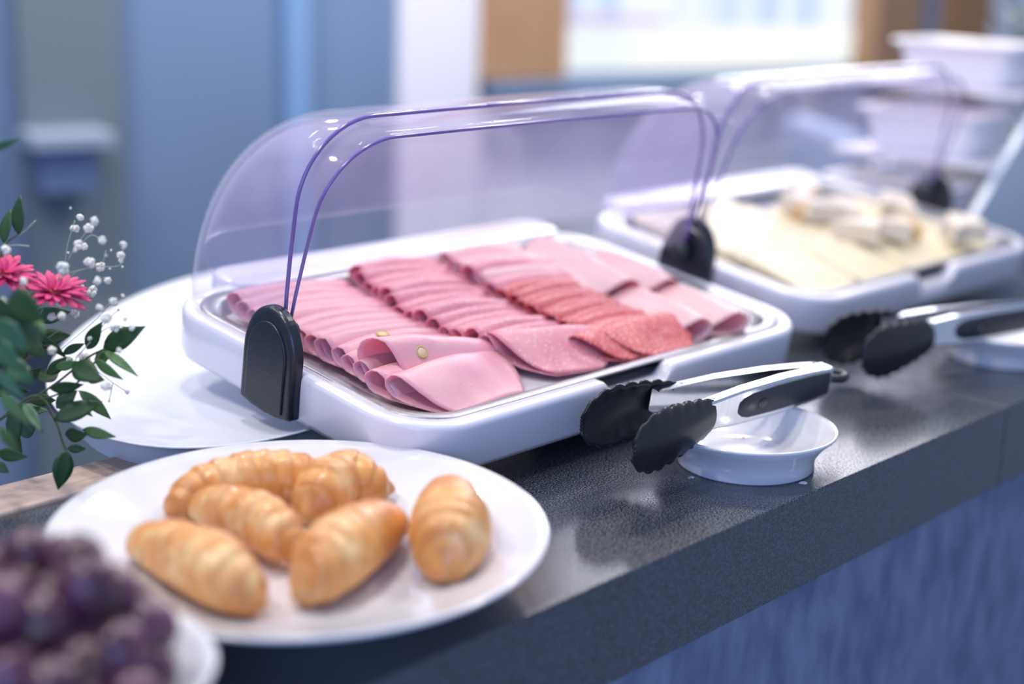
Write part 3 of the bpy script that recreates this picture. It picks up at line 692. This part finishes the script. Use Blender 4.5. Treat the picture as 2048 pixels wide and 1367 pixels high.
def leaf(bx, by, tx, ty, w, m='leaf', D=1.2, dD=.0, roll=0):
    b = atd(bx, by, D); t = atd(tx, ty, D + dD); ln = (t - b).length; ratio = max(.18, min(.75, w / max(1, math.hypot(tx - bx, ty - by))))
    key = (m, round(ratio, 1))
    if key not in lm: lm[key] = leaf_mesh('leaf', M[m], key[1])
    x = (t - b).normalized(); vz = -(FWD); z = (vz - x * vz.dot(x)).normalized(); z = Matrix.Rotation(roll, 3, x) @ z; y = z.cross(x)
    R = Matrix((x, y, z)).transposed().to_4x4()
    obj('leaf', lm[key], None, fa, Matrix.Translation(L_(b)) @ R @ Matrix.Scale(ln, 4), solid=.008)
LV = [(38, 470, 41, 389, 30, 'leaf', 1.2), (8, 487, 22, 416, 32, 'leaf', 1.2), (0, 508, 44, 534, 24, 'leaf', 1.22), (174, 698, 205, 642, 26, 'leaf', 1.21), (206, 698, 291, 652, 34, 'leaf', 1.21),
      (206, 700, 277, 753, 17, 'leaf2', 1.2), (188, 716, 247, 759, 22, 'leaf2', 1.19), (145, 728, 204, 762, 40, 'leaf', 1.19), (98, 776, 168, 768, 30, 'leaf', 1.19), (112, 816, 155, 780, 32, 'leaf', 1.2),
      (157, 780, 222, 838, 24, 'leaf2', 1.2), (107, 840, 205, 802, 38, 'leaf', 1.19), (150, 806, 186, 833, 14, 'leaf2', 1.21), (130, 868, 176, 868, 26, 'leaf', 1.2), (165, 858, 233, 873, 18, 'leaf2', 1.2),
      (134, 896, 172, 897, 18, 'leaf', 1.2), (132, 898, 116, 979, 44, 'leaf', 1.19), (46, 806, 87, 866, 20, 'leaf3', 1.18), (28, 815, 32, 895, 34, 'leaf', 1.2), (-6, 905, 56, 913, 26, 'leaf', 1.2), (-10, 925, 18, 945, 20, 'leaf', 1.2),
      (78, 668, 132, 712, 22, 'leaf', 1.2), (50, 682, 96, 712, 30, 'leaf', 1.2), (94, 748, 135, 712, 26, 'leaf', 1.2), (125, 708, 170, 686, 20, 'leaf', 1.21), (78, 760, 118, 745, 28, 'leaf', 1.2), (110, 735, 160, 722, 22, 'leaf2', 1.2),
      (190, 722, 225, 705, 20, 'leaf2', 1.21), (170, 745, 210, 760, 20, 'leaf2', 1.2), (130, 790, 150, 830, 16, 'leaf2', 1.21), (60, 800, 112, 800, 24, 'leaf', 1.22), (0, 780, 60, 850, 30, 'leaf2', 1.05), (-10, 740, 52, 800, 30, 'leaf3', 1.05),
      (0, 850, 40, 905, 28, 'leaf2', 1.08), (-15, 640, 60, 700, 60, 'leaf3', 1.06), (20, 590, 88, 640, 60, 'leaf', 1.08), (-10, 590, 30, 655, 50, 'leaf', 1.06), (40, 640, 78, 700, 50, 'leaf3', 1.08), (-10, 680, 40, 740, 46, 'leaf3', 1.06),
      (15, 720, 70, 770, 36, 'leaf3', 1.1), (50, 640, 92, 665, 30, 'leaf2', 1.1), (-20, 300, 41, 278, 10, 'leaf3', 1.1)]
for a in LV: leaf(*a, dD=random.uniform(-.015, .015), roll=random.uniform(-.5, .5))
fr = random.Random(5)
for i in range(26):                          # foliage filling the inside of the bunch
    bx, by = fr.uniform(-60, 70), fr.uniform(600, 860); a = fr.uniform(-.6, 1.4); l = fr.uniform(45, 85)
    leaf(bx, by, bx + l * math.cos(a), by + l * math.sin(a), l * fr.uniform(.35, .6), fr.choice(['leaf', 'leaf', 'leaf3']), fr.uniform(1.2, 1.3), fr.uniform(-.02, .02), fr.uniform(-.9, .9))
for i in range(26):
    bx, by = fr.uniform(-170, -30), fr.uniform(640, 860); a = fr.uniform(-2.2, .6); l = fr.uniform(45, 80)
    leaf(bx, by, bx + l * math.cos(a), by + l * math.sin(a), l * fr.uniform(.35, .55), fr.choice(['leaf', 'leaf', 'leaf3']), fr.uniform(1.15, 1.28), fr.uniform(-.02, .02), fr.uniform(-.9, .9))
def stem(pts, D, r, m='stem'):
    P = catmull([L_(atd(x, y, D + dd)) for x, y, dd in [(q[0], q[1], q[2] if len(q) > 2 else 0) for q in pts]], 6)
    v, f = tube(P, r, 6); obj('stem', mesh('stem', v, f), M[m], fa)
stem([(-180, 905), (-40, 860), (60, 800), (120, 760), (175, 715), (210, 697)], 1.2, .0010)
stem([(-180, 915), (-20, 850), (70, 790), (110, 840), (124, 880), (132, 900)], 1.2, .0010)
stem([(60, 800), (110, 790), (160, 760), (200, 710)], 1.2, .0008)
stem([(-120, 820), (-30, 620), (5, 500), (38, 468)], 1.2, .0009); stem([(8, 487), (45, 465), (72, 440)], 1.2, .0006, 'wisp'); stem([(0, 495), (30, 490), (58, 492)], 1.2, .0007, 'wisp')
stem([(-180, 910), (-60, 800), (20, 740), (90, 700), (130, 712)], 1.21, .0010)
stem([(-180, 925), (-60, 905), (-5, 905)], 1.2, .0010); stem([(-185, 900, .1), (-150, 600), (-90, 360), (-20, 300)], 1.1, .0009)
for k in range(7): stem([(-190, 900), (-170 + 30 * k, 780 - 12 * k), (-150 + 42 * k, 690 - 10 * (k % 3))], 1.2, .0010)
for q in ([(60, 640), (100, 580), (126, 540), (135, 490), (150, 440)], [(70, 650), (118, 560), (180, 535), (240, 530), (246, 495)], [(110, 600), (150, 545), (200, 530), (212, 500)], [(60, 700), (140, 640), (200, 560), (215, 560)],
          [(120, 700), (190, 640), (215, 610), (227, 602)], [(150, 720), (215, 640), (237, 620)], [(150, 715), (215, 655), (264, 655)], [(150, 735), (190, 740), (226, 765), (254, 783)], [(226, 765), (218, 802)], [(135, 520), (160, 480), (190, 442)], [(160, 490), (182, 470), (205, 480)]):
    stem(q, 1.205, .00035, 'wisp')
# baby's breath
def bloom_mesh(seed):
    bm = bmesh.new(); r0 = random.Random(seed)
    for k in range(16):
        a = r0.uniform(0, 2 * PI); zc = r0.uniform(-.8, 1); q = math.sqrt(1 - zc * zc)
        bmesh.ops.create_icosphere(bm, subdivisions=1, radius=r0.uniform(.36, .52), matrix=Matrix.Translation((q * math.cos(a) * .5, q * math.sin(a) * .5, zc * .5)))
    me = bpy.data.meshes.new('bloom'); bm.to_mesh(me); bm.free(); me.polygons.foreach_set('use_smooth', [True] * len(me.polygons)); me.materials.append(M['bloom']); return me
bms = [bloom_mesh(k) for k in range(4)]
BL = [(141, 416, 3), (160, 434, 9), (188, 442, 11), (177, 455, 12), (150, 457, 11), (205, 480, 10), (158, 490, 12), (168, 493, 9), (246, 490, 9), (241, 510, 10), (243, 520, 7), (126, 536, 15), (180, 524, 14), (200, 533, 12), (194, 561, 10), (215, 560, 9), (186, 582, 14), (227, 602, 10),
      (246, 591, 5), (165, 573, 5), (199, 615, 9), (120, 603, 13), (150, 625, 11), (124, 632, 10), (104, 632, 11), (47, 563, 10), (10, 500, 12), (5, 603, 11), (2, 690, 8), (213, 635, 14), (230, 655, 11), (237, 619, 4), (250, 637, 6), (264, 655, 8), (45, 687, 10), (105, 700, 11), (52, 736, 8),
      (171, 716, 14), (212, 773, 13), (254, 783, 6), (218, 802, 3), (238, 700, 7), (180, 677, 6), (140, 718, 7), (150, 500, 5), (136, 505, 3), (222, 500, 3), (212, 510, 3), (220, 537, 3), (245, 533, 3)]
for i, (x, y, r) in enumerate(BL):
    D = 1.19 + .03 * math.sin(i * 2.1) - (.08 if x < 60 and y > 540 else 0); p = atd(x, y, D)
    obj('blossom', bms[i % 4], None, fa, Matrix.Translation(L_(p)) @ Euler((i, i * 2, 0)).to_matrix().to_4x4() @ Matrix.Scale(r * D / FPX, 4))
# magenta daisies
def petal_mesh():
    v = []; f = []; n = 6
    for i in range(n + 1):
        t = i / n; h = .055 + .065 * math.sin(PI * min(1, t * .95) ** 1.1) if t < .97 else .03
        for q in (-1, 0, 1): v.append((.14 + t * .86, q * h, .10 * t - .16 * t * t + (.02 if q == 0 else .035)))
    for i in range(n):
        for j in range(2): a = i * 3 + j; f.append((a, a + 1, a + 4, a + 3))
    me = mesh('petal', v, f); me.materials.append(M['petal']); return me
pme = petal_mesh()
def daisy(px, py, D, R, nrm, seed):
    c = atd(px, py, D); z = Vector(nrm).normalized(); x = z.orthogonal().normalized(); y = z.cross(x)
    mw = Matrix.Translation(L_(c)) @ Matrix((x, y, z)).transposed().to_4x4() @ Matrix.Scale(R, 4)
    v, f = lathe([(.0001, -.12), (.16, -.08), (.20, .02), (.15, .11), (.0001, .14)], 20)
    h = obj('flower_head', mesh('fh', v, f), M['pistil'], fa, mw); h['label'] = 'magenta daisy with an orange yellow centre'
    r0 = random.Random(seed)
    for ring, (n, tilt, s) in enumerate(((19, .10, 1.0), (17, .36, .88), (12, .70, .62))):
        for k in range(n):
            a = 2 * PI * (k + ring * .4) / n + r0.uniform(-.06, .06)
            obj('petal', pme, None, h, Rz(a) @ Ry(-tilt + r0.uniform(-.1, .1)) @ Matrix.Scale(s * r0.uniform(.9, 1.05), 4), solid=.012)
upv = -DOWN
daisy(108, 588, 1.2, .0300, upv * .85 - FWD * .40 + RIGHT * .25, 1)
daisy(8, 552, 1.19, .0290, upv * .85 - FWD * .35 + RIGHT * .30, 2)

# right-hand potted plant beyond the rack
pp = atd(2062, 330, 2.62); pp.z = 0
pt = empty('potted_plant', Matrix.Translation(pp), 'blurred green plant in a white pot at the right edge', 'plant')
v, f = lathe([(.0001, 0), (.05, 0), (.065, .11), (.061, .11), (.0001, .10)], 32); obj('pot', mesh('pot', v, f), M['vase'], pt)
for i in range(44):
    h = fr.uniform(.12, .38); a = fr.uniform(0, 2 * PI); r = fr.uniform(.01, .09)
    x = Vector((math.cos(a), math.sin(a), fr.uniform(-.2, .9))).normalized(); z = Vector((0, 0, 1)); z = (z - x * z.dot(x)).normalized(); y = z.cross(x)
    key = ('leaf', .5)
    if key not in lm: lm[key] = leaf_mesh('leaf', M['leaf'], .5)
    obj('leaf', lm[key], None, pt, Matrix.Translation((r * math.cos(a), r * math.sin(a), h)) @ Matrix((x, y, z)).transposed().to_4x4() @ Matrix.Scale(fr.uniform(.04, .07), 4), solid=.01)
for k in range(6):
    a = k * 1.05; v, f = tube([(0, 0, .1), (.02 * math.cos(a), .02 * math.sin(a), .22), (.06 * math.cos(a), .06 * math.sin(a), .36)], .002, 6); obj('stem', mesh('st', v, f), M['stem'], pt)
